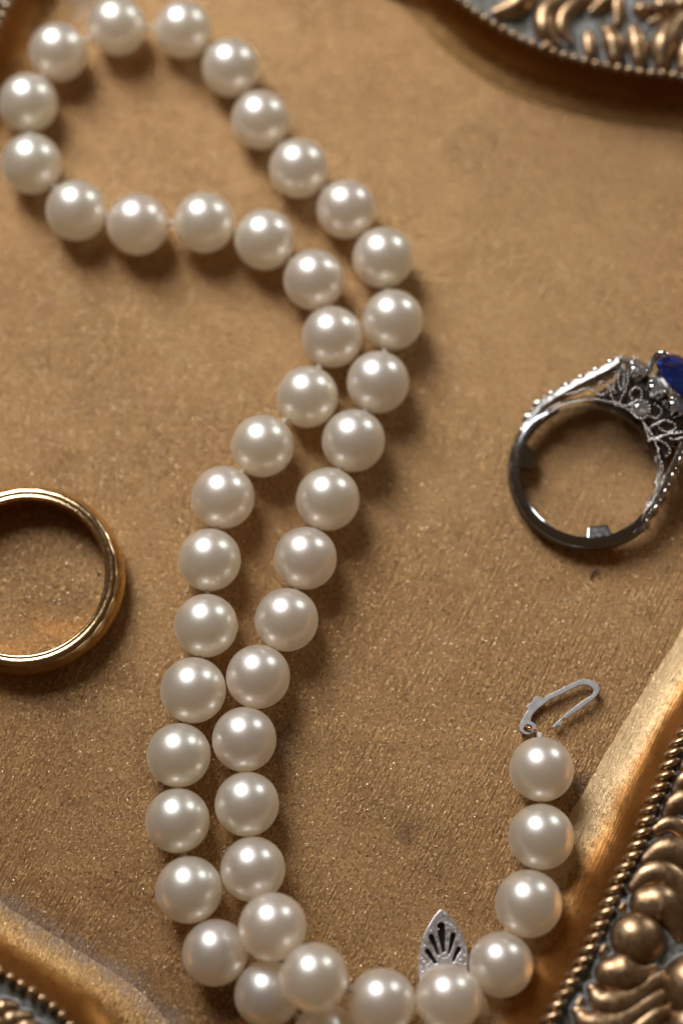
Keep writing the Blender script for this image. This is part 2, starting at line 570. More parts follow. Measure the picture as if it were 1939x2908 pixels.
# the band outside the beaded edge that carries the ornament
bm = bmesh.new()
rows = []
cen = Vector((0, -3, 0))
for i in range(NR):
    t = (Vector(rope[(i + 1) % NR]) - Vector(rope[i - 1])).normalized()
    nrm = Vector((t.y, -t.x, 0))
    d = Vector(rope[i]) - Vector(foot[i])
    if nrm.dot(d) < 0:
        nrm = -nrm
    out = (Vector(rope[i]) - cen)
    out.z = 0
    out = (out.normalized() * 0.75 + nrm * 0.25).normalized()
    row = []
    for s, z in ((-0.05, RIMZ - .02), (0.4, RIMZ - .7), (1.2, RIMZ - .8), (4, RIMZ - .7), (8, RIMZ - .5), (13, RIMZ - .5), (17, RIMZ - 1.5), (19, RIMZ - 3.5), (18.5, -6.0)):
        q = Vector(rope[i]) + (nrm if s < 1 else out) * s
        q.z = z
        row.append(bm.verts.new(q))
    rows.append(row)
for i in range(NR):
    a, b = rows[i], rows[(i + 1) % NR]
    for k in range(len(a) - 1):
        bm.faces.new((a[k], a[k + 1], b[k + 1], b[k]))
bmesh.ops.recalc_face_normals(bm, faces=bm.faces)
band = onto_tray(finish('rim_band', bm, M_WASH, tray))

# beaded edge: one bead after the other; slanted rope-like ones at the lower right corner
bm = bmesh.new()
bmesh.ops.create_icosphere(bm, subdivisions=3, radius=1.0)
bead_me = bpy.data.meshes.new('rope_bead')
bm.to_mesh(bead_me)
bm.free()
for p in bead_me.polygons:
    p.use_smooth = True
bead_me.materials.append(M_BEAD)
bead_me.transform(Matrix.Scale(MM, 4))
extra = bmesh.new()
loop = rope + [rope[0]]
for q, t in walk(loop, 1.33)[:-1]:
    seen = -43 < q.x < 43 and -63 < q.y < 72
    if not seen:
        add_ball(extra, q + Vector((0, 0, 0.1)), 0.6, 1)
        continue
    o = bpy.data.objects.new('rope_bead', bead_me)
    COL.objects.link(o)
    o.parent = tray
    j = random.uniform(-1, 1)
    if q.x > 15 and q.y < 10:
        ang = math.radians(21 + 5 * j)
        o.scale = (1.20 + .08 * j, 0.43 + .04 * random.uniform(-1, 1), 0.62)
        o.rotation_euler = (0, math.radians(-14), ang)
        o.location = ((q.x - 0.15) * MM, q.y * MM, (RIMZ - .15 + 6) * MM)
    else:
        ang = math.atan2(t.y, t.x)
        o.scale = (0.50 + .05 * j, 0.58, 0.62)
        o.rotation_euler = (0, 0, ang)
        o.location = (q.x * MM, q.y * MM, (RIMZ + .05 + 6) * MM)
o = onto_tray(finish('bead_row', extra, M_BEAD, tray))
o['kind'] = 'stuff'


OUTLINE = bmesh.new()


def orn(name, P, z=3.0, flat=0.85):
    """one cast ornament piece from (x, y, radius) points, with a line of wash round its foot"""
    bm = bmesh.new()
    if len(P) == 1:
        x, y, r = P[0]
        for b, rr, f in ((bm, r, flat), (OUTLINE, r + .24, .0)):
            add_ball(b, (x, y, z if b is bm else z - .1), rr, 4 if b is bm else 3, (1, .94, f or .32 / rr))
    else:
        Q = crom(P, 6)
        add_tube(bm, [(x, y, z) for x, y, r in Q], [max(r, .05) for x, y, r in Q], 16, flat)
        Q = crom(P, 3)
        R = [max(r, .05) + .24 for x, y, r in Q]
        add_tube(OUTLINE, [(x, y, z - .1) for x, y, r in Q], R, 10, .32 / max(R))
    return onto_tray(finish(name, bm, M_BRONZE, tray))


# ---- lower right corner
BR = [
    ('boss', [(30.61, -46.68, 2.35)]),
    ('scroll', [(31.82, -43.29, 1.5), (33.22, -43.29, 1.75), (34.26, -44.42, 1.3), (34.80, -46.35, 0.55)]),
    ('scroll', [(30.51, -41.46, 0.6), (31.85, -40.31, 0.95), (33.62, -40.03, 1.15), (35.08, -41.12, 1.2), (36.03, -42.95, 1), (36.35, -45.56, 0.6)]),
    ('scroll', [(31.93, -38.70, 0.6), (33.38, -37.83, 1), (34.92, -37.66, 1.2), (36.52, -38.47, 1.25), (37.58, -40.43, 1)]),
    ('teardrop', [(27.78, -50.27, 1.2), (29.17, -50.16, 1.5), (30.67, -50.16, 1.05), (32.32, -49.49, 0.22)]),
    ('leaf', [(25.82, -51.82, 0.45), (26.63, -52.93, 0.85), (28.34, -53.15, 0.95), (30.46, -52.16, 0.75), (32.01, -51.05, 0.6), (33.55, -50.16, 0.4)]),
    ('leaf', [(24.18, -54.03, 0.45), (25.28, -55.13, 0.85), (27.45, -55.35, 0.95), (29.78, -54.25, 0.75), (31.68, -53.04, 0.6), (33.33, -52.16, 0.4)]),
    ('leaf', [(24.75, -56.99, 0.7), (27.25, -57.21, 0.9), (29.93, -56.01, 0.75), (32.06, -54.47, 0.6), (33.81, -53.81, 0.4)]),
    ('boss', [(36.35, -51.49, 2.9)]),
    ('boss', [(36.10, -55.79, 2.4)]),
    ('lump', [(29.12, -43.74, 0.35), (29.37, -43.29, 0.3)]),
    ('lump', [(26.84, -48.15, 0.35), (27.21, -47.58, 0.3)]),
    ('lump', [(24.21, -53.37, 0.35), (24.57, -52.82, 0.3)]),
    ('scroll', [(33.08, -35.59, 0.5), (34.38, -34.96, 0.7), (35.63, -35.28, 0.8), (36.82, -36.53, 0.7)]),
    ('scroll', [(34.35, -34.02, 0.5), (35.12, -32.91, 0.8), (36.58, -32.44, 1), (38.44, -33.39, 1)]),
    ('leaf', [(35.52, -31.49, 0.4), (36.37, -30.53, 0.7), (37.83, -30.21, 0.9), (39.84, -31.17, 0.8)]),
    ('leaf', [(36.46, -28.94, 0.4), (37.48, -27.97, 0.7), (39.09, -27.81, 0.9), (40.95, -28.78, 0.8)]),
]
for name, P in BR:
    k = {'leaf': 1.65, 'teardrop': 1.5, 'boss': 1.24, 'scroll': 1.3}.get(name, 1.3)
    orn(name, [(x, y, r * k) for x, y, r in P], RIMZ - .45, 0.8)
# ---- upper right corner
TRO = [
    ('leaf', [(18.55, 62.52, 0.5), (20.68, 63.08, 1.1), (22.02, 64.20, 1.2), (23.38, 66.07, 0.8)]),
    ('scroll', [(25.73, 58.46, 0.5), (24.56, 59.75, 1), (24.37, 61.41, 1.1), (25.15, 62.90, 1.1), (26.91, 64.20, 1), (28.90, 64.94, 0.8)]),
    ('scroll', [(27.36, 58.65, 0.4), (26.60, 60.12, 0.75), (26.82, 61.78, 0.85), (28.02, 63.27, 0.9), (29.69, 64.38, 0.8)]),
    ('lobe', [(29.80, 56.91, 0.6), (29.74, 58.28, 0.7), (29.73, 59.38, 0.6)]),
    ('lobe', [(32.76, 56.45, 0.8), (32.68, 58.28, 1.05), (32.10, 59.84, 0.75)]),
    ('lobe', [(35.65, 56.09, 0.8), (35.50, 58.10, 1), (35.26, 59.84, 0.8)]),
    ('lobe', [(38.36, 55.54, 0.8), (38.56, 57.73, 1.25), (39.74, 60.12, 1.1), (41.13, 61.78, 0.8)]),
    ('lobe', [(41.07, 54.99, 0.8), (41.50, 56.82, 1.1), (42.92, 59.01, 1.1), (44.61, 60.30, 0.8)]),
    ('boss', [(36.33, 62.71, 0.95)]),
    ('boss', [(38.76, 63.08, 1.15)]),
    ('scroll', [(33.29, 61.04, 0.5), (33.45, 62.71, 0.75), (33.28, 64.38, 0.8)]),
    ('scroll', [(30.27, 62.71, 0.4), (31.87, 63.83, 1), (32.81, 64.94, 1)]),
    ('scroll', [(37.36, 61.23, 0.35), (38.53, 61.78, 0.45), (40.22, 63.08, 0.5), (42.21, 63.64, 0.6)]),
    ('boss', [(41.22, 63.45, 1)]),
    ('boss', [(24.74, 57.91, 0.55)]),
]
for name, P in TRO:
    orn(name, [(x, y, r * 1.32) for x, y, r in P], RIMZ - .35, 1.2)
# ---- lower left corner
BLO = [
    ('scroll', [(-34.32, -55.43, 0.9), (-33.80, -54.83, 1), (-32.92, -54.57, 0.75), (-32.00, -54.50, 0.55)]),
    ('scroll', [(-35.20, -54.31, 0.9), (-34.55, -53.65, 1), (-33.63, -53.51, 0.6)]),
    ('scroll', [(-32.98, -56.08, 0.9), (-32.12, -55.56, 0.9), (-31.16, -55.43, 0.55)]),
    ('leaf', [(-35.54, -55.56, 0.9), (-35.03, -54.90, 1), (-34.57, -54.50, 0.5)]),
]
for name, P in BLO:
    orn(name, [(x, y, r * 1.1) for x, y, r in P], RIMZ - .4, 0.95)
TLO = [('boss', [(-42.31, 63.70, 1.1)]), ('boss', [(-42.68, 60.94, 0.9)]), ('leaf', [(-44.32, 60.23, 0.8), (-43.55, 65.03, 1.2), (-41.57, 67.46, 1)])]
for name, P in TLO:
    orn(name, [(x, y, r * 1.1) for x, y, r in P], RIMZ - .4, 0.95)

# the ornament goes on round the rest of the rim
for k, (q, t) in enumerate(walk(loop, 5.2)[:-1]):
    if -47 < q.x < 47 and -68 < q.y < 78:
        continue
    d = (q - cen)
    d.z = 0
    d.normalize()
    sd = Vector((-d.y, d.x, 0))
    if k % 3 == 0:
        b = q + d * 4.2
        orn('boss', [(b.x, b.y, 2.3)], RIMZ - .45, .8)
    else:
        g = 1 if k % 3 == 1 else -1
        pts = [q + d * 1.8, q + d * 4.5 + sd * g * 1.0, q + d * 8 + sd * g * .2, q + d * 11.5 - sd * g * 1.8]
        orn('leaf', [(p.x, p.y, r) for p, r in zip(pts, (.7, 1.3, 1.2, .5))], RIMZ - .45, .8)

o = onto_tray(finish('wash_line', OUTLINE, M_CHALK, tray))
o['kind'] = 'stuff'

# ================================================================== pearl necklace
PEARLS = [
    (21.53, -28.90, 3.47, 3.471),
    (21.25, -36.09, 3.48, 3.479),
    (19.68, -43.06, 3.53, 3.532),
    (16.65, -49.26, 3.34, 3.344),
    (11.02, -52.69, 4.96, 3.411),
    (4.14, -53.10, 5.04, 3.451),
    (-2.78, -50.70, 8.30, 3.448),
    (-7.13, -45.58, 6.00, 3.496),
    (-9.37, -39.48, 3.42, 3.418),
    (-10.12, -32.62, 3.45, 3.452),
    (-10.51, -25.66, 3.49, 3.487),
    (-9.11, -18.78, 3.50, 3.499),
    (-6.06, -12.41, 3.51, 3.509),
    (-4.01, -5.37, 3.50, 3.497),
    (-1.54, 1.51, 3.58, 3.580),
    (1.36, 8.46, 3.59, 3.591),
    (4.18, 15.56, 3.58, 3.578),
    (5.92, 23.28, 3.54, 3.542),
    (4.86, 31.16, 3.55, 3.555),
    (0.57, 37.46, 3.51, 3.509),
    (-5.09, 42.82, 3.53, 3.535),
    (-9.75, 49.28, 3.51, 3.514),
    (-13.45, 56.41, 3.47, 3.469),
    (-19.41, 61.69, 3.49, 3.493),
    (-27.48, 62.15, 3.52, 3.522),
    (-34.52, 58.54, 3.50, 3.505),
    (-37.82, 51.57, 3.52, 3.525),
    (-36.98, 43.37, 3.59, 3.589),
    (-31.36, 37.25, 3.58, 3.584),
    (-24.07, 35.43, 3.60, 3.601),
    (-16.21, 35.67, 3.58, 3.577),
    (-9.03, 33.48, 3.57, 3.566),
    (-3.24, 28.33, 3.57, 3.566),
    (-1.08, 21.16, 3.56, 3.556),
    (-3.92, 13.78, 3.54, 3.544),
    (-8.96, 7.83, 3.56, 3.563),
    (-13.33, 1.72, 3.56, 3.557),
    (-14.70, -5.56, 3.52, 3.520),
    (-14.92, -13.07, 3.51, 3.505),
    (-16.14, -20.30, 3.59, 3.585),
    (-17.55, -27.37, 3.46, 3.456),
    (-17.49, -34.37, 3.44, 3.443),
    (-16.08, -41.62, 3.50, 3.496),
    (-13.20, -48.06, 3.44, 3.439),
    (-7.69, -52.25, 3.44, 3.439),
    (-1.64, -56.61, 3.46, 3.460),
    (2.91, -61.89, 3.48, 3.476),
    (9.41, -59.31, 3.49, 3.490),
]
neck = thing('pearl_necklace', 'long string of cream pearls looped across the gold tray, its silver hook clasp open', 'necklace', (-8, 0, 0))
NK = Vector((-8, 0, 0))
bm = bmesh.new()
bmesh.ops.create_uvsphere(bm, u_segments=56, v_segments=36, radius=1.0)
pearl_me = bpy.data.meshes.new('pearl')
bm.to_mesh(pearl_me)
bm.free()
pearl_me.transform(Matrix.Scale(MM, 4))
for p in pearl_me.polygons:
    p.use_smooth = True
pearl_me.materials.append(M_PEARL)
for x, y, z, r in PEARLS:
    o = bpy.data.objects.new('pearl', pearl_me)
    COL.objects.link(o)
    o.parent = neck
    o.location = ((Vector((x, y, z)) - NK) * MM)
    o.scale = (r * random.uniform(.992, 1.006), r * random.uniform(.992, 1.006), r * random.uniform(.992, 1.0))
    o.rotation_euler = [random.uniform(0, 6.28) for _ in range(3)]

# silk thread with a knot between neighbours
bm = bmesh.new()
cs = [Vector(p[:3]) for p in PEARLS]
add_tube(bm, cs, [0.22] * len(cs), 6)
for a, b, pa, pb in zip(cs, cs[1:], PEARLS, PEARLS[1:]):
    d = (b - a)
    L = d.length
    u = d / L
    gap = L - pa[3] - pb[3]
    mid = a + u * (pa[3] + gap / 2)
    for k in range(3):
        add_ball(bm, mid + u * (k - 1) * gap * .28 + Vector((random.uniform(-.1, .1), random.uniform(-.1, .1), 0)),
                 0.36 - .06 * abs(k - 1), 1, (1, 1, .9))
bmesh.ops.translate(bm, verts=bm.verts, vec=-NK)
finish('thread', bm, M_THREAD, neck)


def plate(outline, holes, thick):
    """flat cut-out sheet with holes, top face at z = 0"""
    bm = bmesh.new()
    edges = []
    for lp in [outline] + holes:
        vs = [bm.verts.new((x, y, 0)) for x, y in lp]
        for i in range(len(vs)):
            edges.append(bm.edges.new((vs[i], vs[(i + 1) % len(vs)])))
    bmesh.ops.triangle_fill(bm, use_beauty=True, use_dissolve=False, edges=edges)
    for f in bm.faces:
        if f.normal.z < 0:
            f.normal_flip()
    r = bmesh.ops.extrude_face_region(bm, geom=list(bm.faces))
    vs = [g for g in r['geom'] if isinstance(g, bmesh.types.BMVert)]
    bmesh.ops.translate(bm, verts=vs, vec=(0, 0, thick))
    bmesh.ops.recalc_face_normals(bm, faces=bm.faces)
    bmesh.ops.translate(bm, verts=bm.verts, vec=(0, 0, -thick))
    return bm


def add_bevel(o, w, seg=2):
    md = o.modifiers.new('bevel', 'BEVEL')
    md.width = w * MM
    md.segments = seg
    md.limit_method = 'ANGLE'
    md.angle_limit = math.radians(50)
    return o


# open hook of the clasp
HOOK = [(19.49, -23.88), (19.55, -24.29), (19.90, -24.61), (20.41, -24.73), (20.93, -24.64), (21.30, -24.40), (21.49, -24.10), (21.41, -23.69), (21.12, -23.41), (20.81, -23.25), (20.85, -22.98), (20.98, -22.61), (21.27, -22.23), (21.77, -21.77), (22.45, -21.24), (23.21, -20.73), (24.12, -20.34), (25.03, -19.86), (25.79, -19.51), (26.51, -19.26), (27.14, -19.25), (27.62, -19.56), (27.82, -19.98), (27.62, -20.37), (26.71, -20.92), (25.71, -21.63), (24.72, -22.40), (24.10, -22.98), (23.83, -23.22), (23.34, -23.59), (23.16, -23.91), (23.26, -24.05), (23.70, -23.82), (24.09, -23.74), (24.24, -23.56), (24.14, -23.20), (24.41, -22.94), (24.69, -23.00), (24.99, -22.77), (25.69, -22.31), (26.60, -21.67), (27.52, -21.02), (28.22, -20.39), (28.49, -19.79), (28.37, -19.28), (27.98, -18.88), (27.47, -18.66), (26.80, -18.58), (26.12, -18.73), (25.36, -19.09), (24.30, -19.62), (23.39, -20.05), (22.69, -20.39), (22.36, -20.73), (22.03, -20.58), (21.51, -20.47), (21.17, -20.66), (21.04, -21.11), (20.52, -21.37), (20.32, -21.67), (20.50, -21.97), (20.19, -22.46), (19.83, -23.05), (19.60, -23.50)]
HC = [(20.49, -24.04)][0]
hole = [(HC[0] + .47 * math.cos(a * math.pi / 9), HC[1] + .43 * math.sin(a * math.pi / 9)) for a in range(18)]
bm = plate(HOOK, [hole], 0.42)
for v in bm.verts:                       # springs up a little towards its bend
    v.co.z += 0.9 + 0.045 * (v.co.x - HC[0])
bmesh.ops.translate(bm, verts=bm.verts, vec=-NK)
hook = add_bevel(finish('clasp_hook', bm, M_SILVER, neck, smooth=False), 0.06)
hook['label'] = 'flat matt silver hook of the open clasp'
# wire ring through its eye
bm = bmesh.new()
c0 = Vector((HC[0] + .30, HC[1] - .12, 0.92))
ax = Vector((.92, -.38, 0)).normalized()
P = [c0 + ax * .62 * math.cos(a * math.pi / 10) + Vector((0, 0, .52 * math.sin(a * math.pi / 10))) for a in range(21)]
add_tube(bm, P, [.15] * 21, 8, caps=False)
bmesh.ops.translate(bm, verts=bm.verts, vec=-NK)
finish('jump_ring', bm, M_WIRE, hook)
bm = bmesh.new()
p0 = Vector(PEARLS[0][:3])
add_tube(bm, [c0 + ax * .6, c0 + ax * 1.1 + Vector((0, -.3, .2)), p0 + Vector((-.6, 2.6, -1.2)), p0], [.2, .26, .24, .2], 8)
add_ball(bm, c0 + ax * 1.0 + Vector((0, -.3, .2)), .36, 2)
bmesh.ops.translate(bm, verts=bm.verts, vec=-NK)
finish('end_loop', bm, M_THREAD, neck)

# box half of the clasp: pierced leaf shape
LEAF = [(10.59, -43.52), (11.12, -43.87), (11.82, -44.65), (12.52, -45.55), (12.98, -46.51), (13.22, -47.55), (13.32, -48.70), (13.23, -50.13), (12.93, -51.56), (12.32, -52.87), (11.36, -53.83), (10.59, -54.17), (9.83, -53.83), (9.02, -52.92), (8.39, -51.67), (8.11, -50.30), (8.12, -48.99), (8.27, -47.84), (8.55, -46.54), (9.04, -45.50), (9.65, -44.51), (10.16, -43.85)]
SLOTS = [
    [(10.56, -45.26, 0.42), (10.63, -46.39, 0.34), (10.78, -47.84, 0.16)],
    [(9.50, -46.34, 0.3), (9.87, -47.26, 0.22), (10.20, -48.18, 0.1)],
    [(9.06, -47.81, 0.28), (9.47, -48.41, 0.24), (9.91, -48.99, 0.17)],
    [(11.81, -46.19, 0.3), (11.60, -47.09, 0.22), (11.31, -48.12, 0.1)],
    [(12.37, -47.61, 0.28), (12.05, -48.18, 0.22), (11.77, -48.84, 0.14)],
]


def slot_outline(S):
    P = [Vector((x, y)) for x, y, r in S]
    R = [r for x, y, r in S]
    t0 = (P[0] - P[1]).normalized()
    t1 = (P[-1] - P[-2]).normalized()
    left, right = [], []
    for i, p in enumerate(P):
        t = (P[min(i + 1, len(P) - 1)] - P[max(i - 1, 0)]).normalized()
        s = Vector((-t.y, t.x))
        left.append(p + s * R[i])
        right.append(p - s * R[i])

    def cap(c, d, r, s0):
        out = []
        a0 = math.atan2(s0.y, s0.x)
        for k in range(1, 6):
            a = a0 - math.pi * k / 6
            out.append(c + Vector((math.cos(a), math.sin(a))) * r)
        return out
    tE = (P[-1] - P[-2]).normalized()
    lp = left + cap(P[-1], t1, R[-1], Vector((-tE.y, tE.x)))
    lp += right[::-1]
    tS = (P[1] - P[0]).normalized()
    lp += cap(P[0], t0, R[0], -Vector((-tS.y, tS.x)))
    return [tuple(v) for v in lp]


leaf_c = crom(LEAF, 2, True)
clasp = bpy.data.objects.new('clasp_box', None)
COL.objects.link(clasp)
clasp.parent = neck
clasp['label'] = 'pierced silver leaf shaped half of the clasp'
bm = plate(leaf_c, [slot_outline(s) for s in SLOTS], 0.35)
bmesh.ops.translate(bm, verts=bm.verts, vec=Vector((0, 0, 1.55)) - NK)
add_bevel(finish('leaf_face', bm, M_CAST, clasp, smooth=False), 0.07)
bm = bmesh.new()
cx = sum(p[0] for p in leaf_c) / len(leaf_c)
cy = sum(p[1] for p in leaf_c) / len(leaf_c)
rows = []
for s, z in ((.97, 1.2), (.97, .3), (.9, .02)):
    rows.append([bm.verts.new((cx + (x - cx) * s, cy + (y - cy) * s, z)) for x, y in leaf_c])
for a, b in zip(rows, rows[1:]):
    for k in range(len(a)):
        bm.faces.new((a[k], a[(k + 1) % len(a)], b[(k + 1) % len(a)], b[k]))
bm.faces.new(rows[-1])
bmesh.ops.recalc_face_normals(bm, faces=bm.faces)
bmesh.ops.translate(bm, verts=bm.verts, vec=-NK)
finish('box_wall', bm, M_CAST, clasp)
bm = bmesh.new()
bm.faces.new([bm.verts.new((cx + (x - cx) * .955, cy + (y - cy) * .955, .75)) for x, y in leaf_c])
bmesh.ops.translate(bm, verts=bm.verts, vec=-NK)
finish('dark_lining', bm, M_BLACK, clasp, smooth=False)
bm = bmesh.new()
for x, y, r in [(10.58, -44.19, 0.11), (10.26, -45.58, 0.09), (9.45, -45.82, 0.13), (11.16, -44.94, 0.1), (11.63, -45.18, 0.12), (8.80, -47.32, 0.15), (8.49, -48.58, 0.13), (8.72, -48.99, 0.16), (9.19, -49.22, 0.15), (9.49, -48.99, 0.13), (9.01, -49.39, 0.11), (13.00, -48.30, 0.12), (12.55, -48.76, 0.17), (13.07, -49.22, 0.14), (12.63, -49.16, 0.12), (12.21, -49.04, 0.12), (8.59, -50.02, 0.15), (10.63, -48.24, 0.13), (10.39, -48.47, 0.11), (11.10, -48.58, 0.12), (10.80, -48.64, 0.1), (12.44, -46.63, 0.1), (12.10, -45.82, 0.1), (8.48, -49.50, 0.12), (11.57, -48.87, 0.1)]:
    add_ball(bm, Vector((x, y, 1.54)) - NK, r, 2, (1, 1, .8))
for lp in (leaf_c,):
    for q, t in walk([(x, y, 0) for x, y in leaf_c + [leaf_c[0]]], .42):
        c = Vector((cx + (q.x - cx) * .93, cy + (q.y - cy) * .95, 1.545))
        if random.random() < .75:
            add_ball(bm, c - NK, random.uniform(.06, .11), 1, (1, 1, .7))
finish('granulation', bm, M_CAST, clasp)

# ================================================================== wedding band
WB = [(-35.14, -7.53)][0]
band_t = thing('wedding_band', 'plain polished yellow gold wedding band lying flat at the left, cut off by the frame', 'ring', (WB[0], WB[1], 0))
PROF = [(9.25, 0.0), (9.02, .12), (8.86, .7), (8.80, 1.6), (8.80, 2.6), (8.84, 3.5), (8.93, 3.95), (9.05, 4.10), (9.30, 4.16), (9.36, 4.06),
        (9.44, 4.08), (9.72, 4.16), (10.02, 4.12), (10.22, 4.0), (10.34, 3.82), (10.56, 3.5), (10.84, 2.9), (10.98, 2.1), (10.92, 1.1), (10.7, .4), (10.4, .08), (9.9, 0.0)]
bm = bmesh.new()
NS = 220
rows = []
for i in range(NS):
    a = 2 * math.pi * i / NS
    row = []
    for k, (r, z) in enumerate(PROF):
        w = 0.0
        if 11 <= k <= 15:
            w = -0.085 * abs(math.sin(a * 13)) ** 1.5 * (1 - abs(k - 13.5) / 3)
        elif 18 <= k <= 20:
            w = -0.04 * abs(math.sin(a * 13))
        row.append(bm.verts.new(((r + w) * math.cos(a), (r + w) * math.sin(a), z)))
    rows.append(row)
for i in range(NS):
    a, b = rows[i], rows[(i + 1) % NS]
    for k in range(len(PROF)):
        k2 = (k + 1) % len(PROF)
        f = bm.faces.new((a[k], b[k], b[k2], a[k2]))
        f.material_index = 1 if 7 <= k <= 14 else 0
bmesh.ops.recalc_face_normals(bm, faces=bm.faces)
o = finish('band', bm, M_GOLD, band_t)
o.data.materials.append(M_GOLDEDGE)

# ================================================================== sapphire ring
RING_O = (28.10977, 5.12691, 2.50237)
ring = thing('sapphire_ring', 'white gold filigree ring set with blue sapphire and diamonds, lying on its side', 'ring', RING_O, (0, -0.15010, 0.78514))
HALF = 1.1


def htop(x):
    """half-width of the ring along the finger at distance x towards the head"""
    return HALF + 0.17 * max(0.0, x)


# shank: half-round outside, flat sides
bm = bmesh.new()
rows = []
NS = 90
A0, A1 = math.radians(70), math.radians(289)
SEC = [(7.70, .80), (7.76, 1.0), (7.9, HALF), (8.52, HALF), (8.84, .96), (9.08, .68), (9.22, .28), (9.22, -.28), (9.08, -.68), (8.84, -.96), (8.52, -HALF), (7.9, -HALF), (7.76, -1.0), (7.70, -.80)]
for i in range(NS + 1):
    a = A0 + (A1 - A0) * i / NS
    e = max(0.0, math.degrees(A0) + 24 - math.degrees(a), math.degrees(a) - math.degrees(A1) + 24) / 24
    e = e * e * (3 - 2 * e)
    rows.append([bm.verts.new(((7.7 + (r - 7.7) * (1 - .62 * e)) * math.cos(a), (7.7 + (r - 7.7) * (1 - .62 * e)) * math.sin(a), z)) for r, z in SEC])
for a, b in zip(rows, rows[1:]):
    for k in range(len(SEC)):
        bm.faces.new((a[k], a[(k + 1) % len(SEC)], b[(k + 1) % len(SEC)], b[k]))
bm.faces.new(rows[0])
bm.faces.new(rows[-1])
bmesh.ops.recalc_face_normals(bm, faces=bm.faces)
shank = finish('shank', bm, M_SHANK, ring, sharp=35)
# two sizing lugs inside the shank
for C0 in ([(-3.82, 6.16)][0], [(-4.09, -5.15)][0]):
    a = math.atan2(C0[1], C0[0])
    bm = bmesh.new()
    bmesh.ops.create_cube(bm, size=1, matrix=Matrix.Diagonal((1.7, 3.1, 2.3, 1)))
    for v in bm.verts:
        if v.co.x < 0:
            v.co.y *= .76
            v.co.z *= .45
    o = finish('sizing_lug', bm, M_SHANK, ring, smooth=False)
    add_bevel(o, .28, 3)
    o.rotation_euler = (0, 0, a)
    o.location = (7.2 * math.cos(a) * MM, 7.2 * math.sin(a) * MM, 0.02 * MM)

# shoulders: carved bars that widen towards the head
SH_A = [(0.12, 9.38), (1.86, 9.25), (3.59, 8.79), (5.26, 8.27), (6.71, 7.76), (8.27, 7.14), (9.82, 6.52), (11.39, 6.12)]
SH_B = [(-0.54, -8.05), (0.88, -8.17), (2.00, -8.15), (3.17, -7.87), (4.41, -7.53), (5.65, -7.07), (7.21, -6.55), (9.20, -5.86)]
for P, s in (([(-1.9, 8.62), (-.9, 8.85)] + SH_A[1:], 1), ([(-1.9, -8.62), (-.9, -8.85)] + SH_B[1:], -1)):
    bm = bmesh.new()
    rows = []
    for i, (x, y) in enumerate(P):
        x0, y0 = P[max(i - 1, 0)]
        x1, y1 = P[min(i + 1, len(P) - 1)]
        t = Vector((x1 - x0, y1 - y0, 0)).normalized()
        nn = Vector((-t.y, t.x, 0)) * s
        h = htop(x) - .05
        w = .42 * (.4, .9, 1.2)[min(i, 2)]
        c = Vector((x, y, 0))
        row = []
        for dx, dz in ((-w, h * .96), (-w * .75, h), (w * .45, h - .10), (w, h - .8 * w), (w * 1.2, 0), (w, .8 * w - h), (w * .45, .10 - h), (-w * .75, -h), (-w, -h * .96)):
            q = c + nn * dx
            q.z = dz
            row.append(bm.verts.new(q))
        rows.append(row)
    for a, b in zip(rows, rows[1:]):
        for k in range(9):
            bm.faces.new((a[k], a[(k + 1) % 9], b[(k + 1) % 9], b[k]))
    bm.faces.new(rows[0])
    bm.faces.new(rows[-1])
    bmesh.ops.recalc_face_normals(bm, faces=bm.faces)
    sh = finish('shoulder', bm, M_BAR, ring, smooth=False)
    # carved leaves along the outer face
    Q = walk([(x, y, 0) for x, y in P], .95)
    for j, (q, t) in enumerate(Q):
        if j < 2:
            continue
        nn = Vector((-t.y, t.x, 0)) * s
        h = htop(q.x)
        rot = Matrix.Rotation(math.atan2(t.y, t.x) - .25 * s, 4, 'Z')
        bm = bmesh.new()
        big = j % 2 == 0
        for zz, oo in ((h - .26, .26), (h * .30, .56), (-h * .40, .56)):
            add_ball(bm, q + nn * oo + Vector((0, 0, zz)), .33 if big else .20, 2, (2.0 if big else 1.0, .75, .8), rot)
        finish('carved_leaf', bm, M_PLAT, sh)


def beaded(name, P, r=.15, mat=M_PLAT, mirror=True, wire=.09):
    """filigree wire with milled beads along it, on both faces of the ring"""
    Q = crom([(x, y, 0) for x, y in P], 6) if len(P) > 2 else [(x, y, 0) for x, y in P]
    for sgn in ((1, -1) if mirror else (1,)):
        bm = bmesh.new()
        pts = [(x, y, sgn * (htop(x) - .22)) for x, y, z in Q]
        add_tube(bm, [(x, y, z - sgn * .12) for x, y, z in pts], [wire] * len(pts), 6, 1.8)
        for q, t in walk(pts, r * 2.25):
            add_ball(bm, q, r * random.uniform(.9, 1.05), 1)
        finish(name, bm, mat, ring)


def arc(r, a0, a1, n=30):
    return [(r * math.cos(math.radians(a0 + (a1 - a0) * i / n)), r * math.sin(math.radians(a0 + (a1 - a0) * i / n))) for i in range(n + 1)]


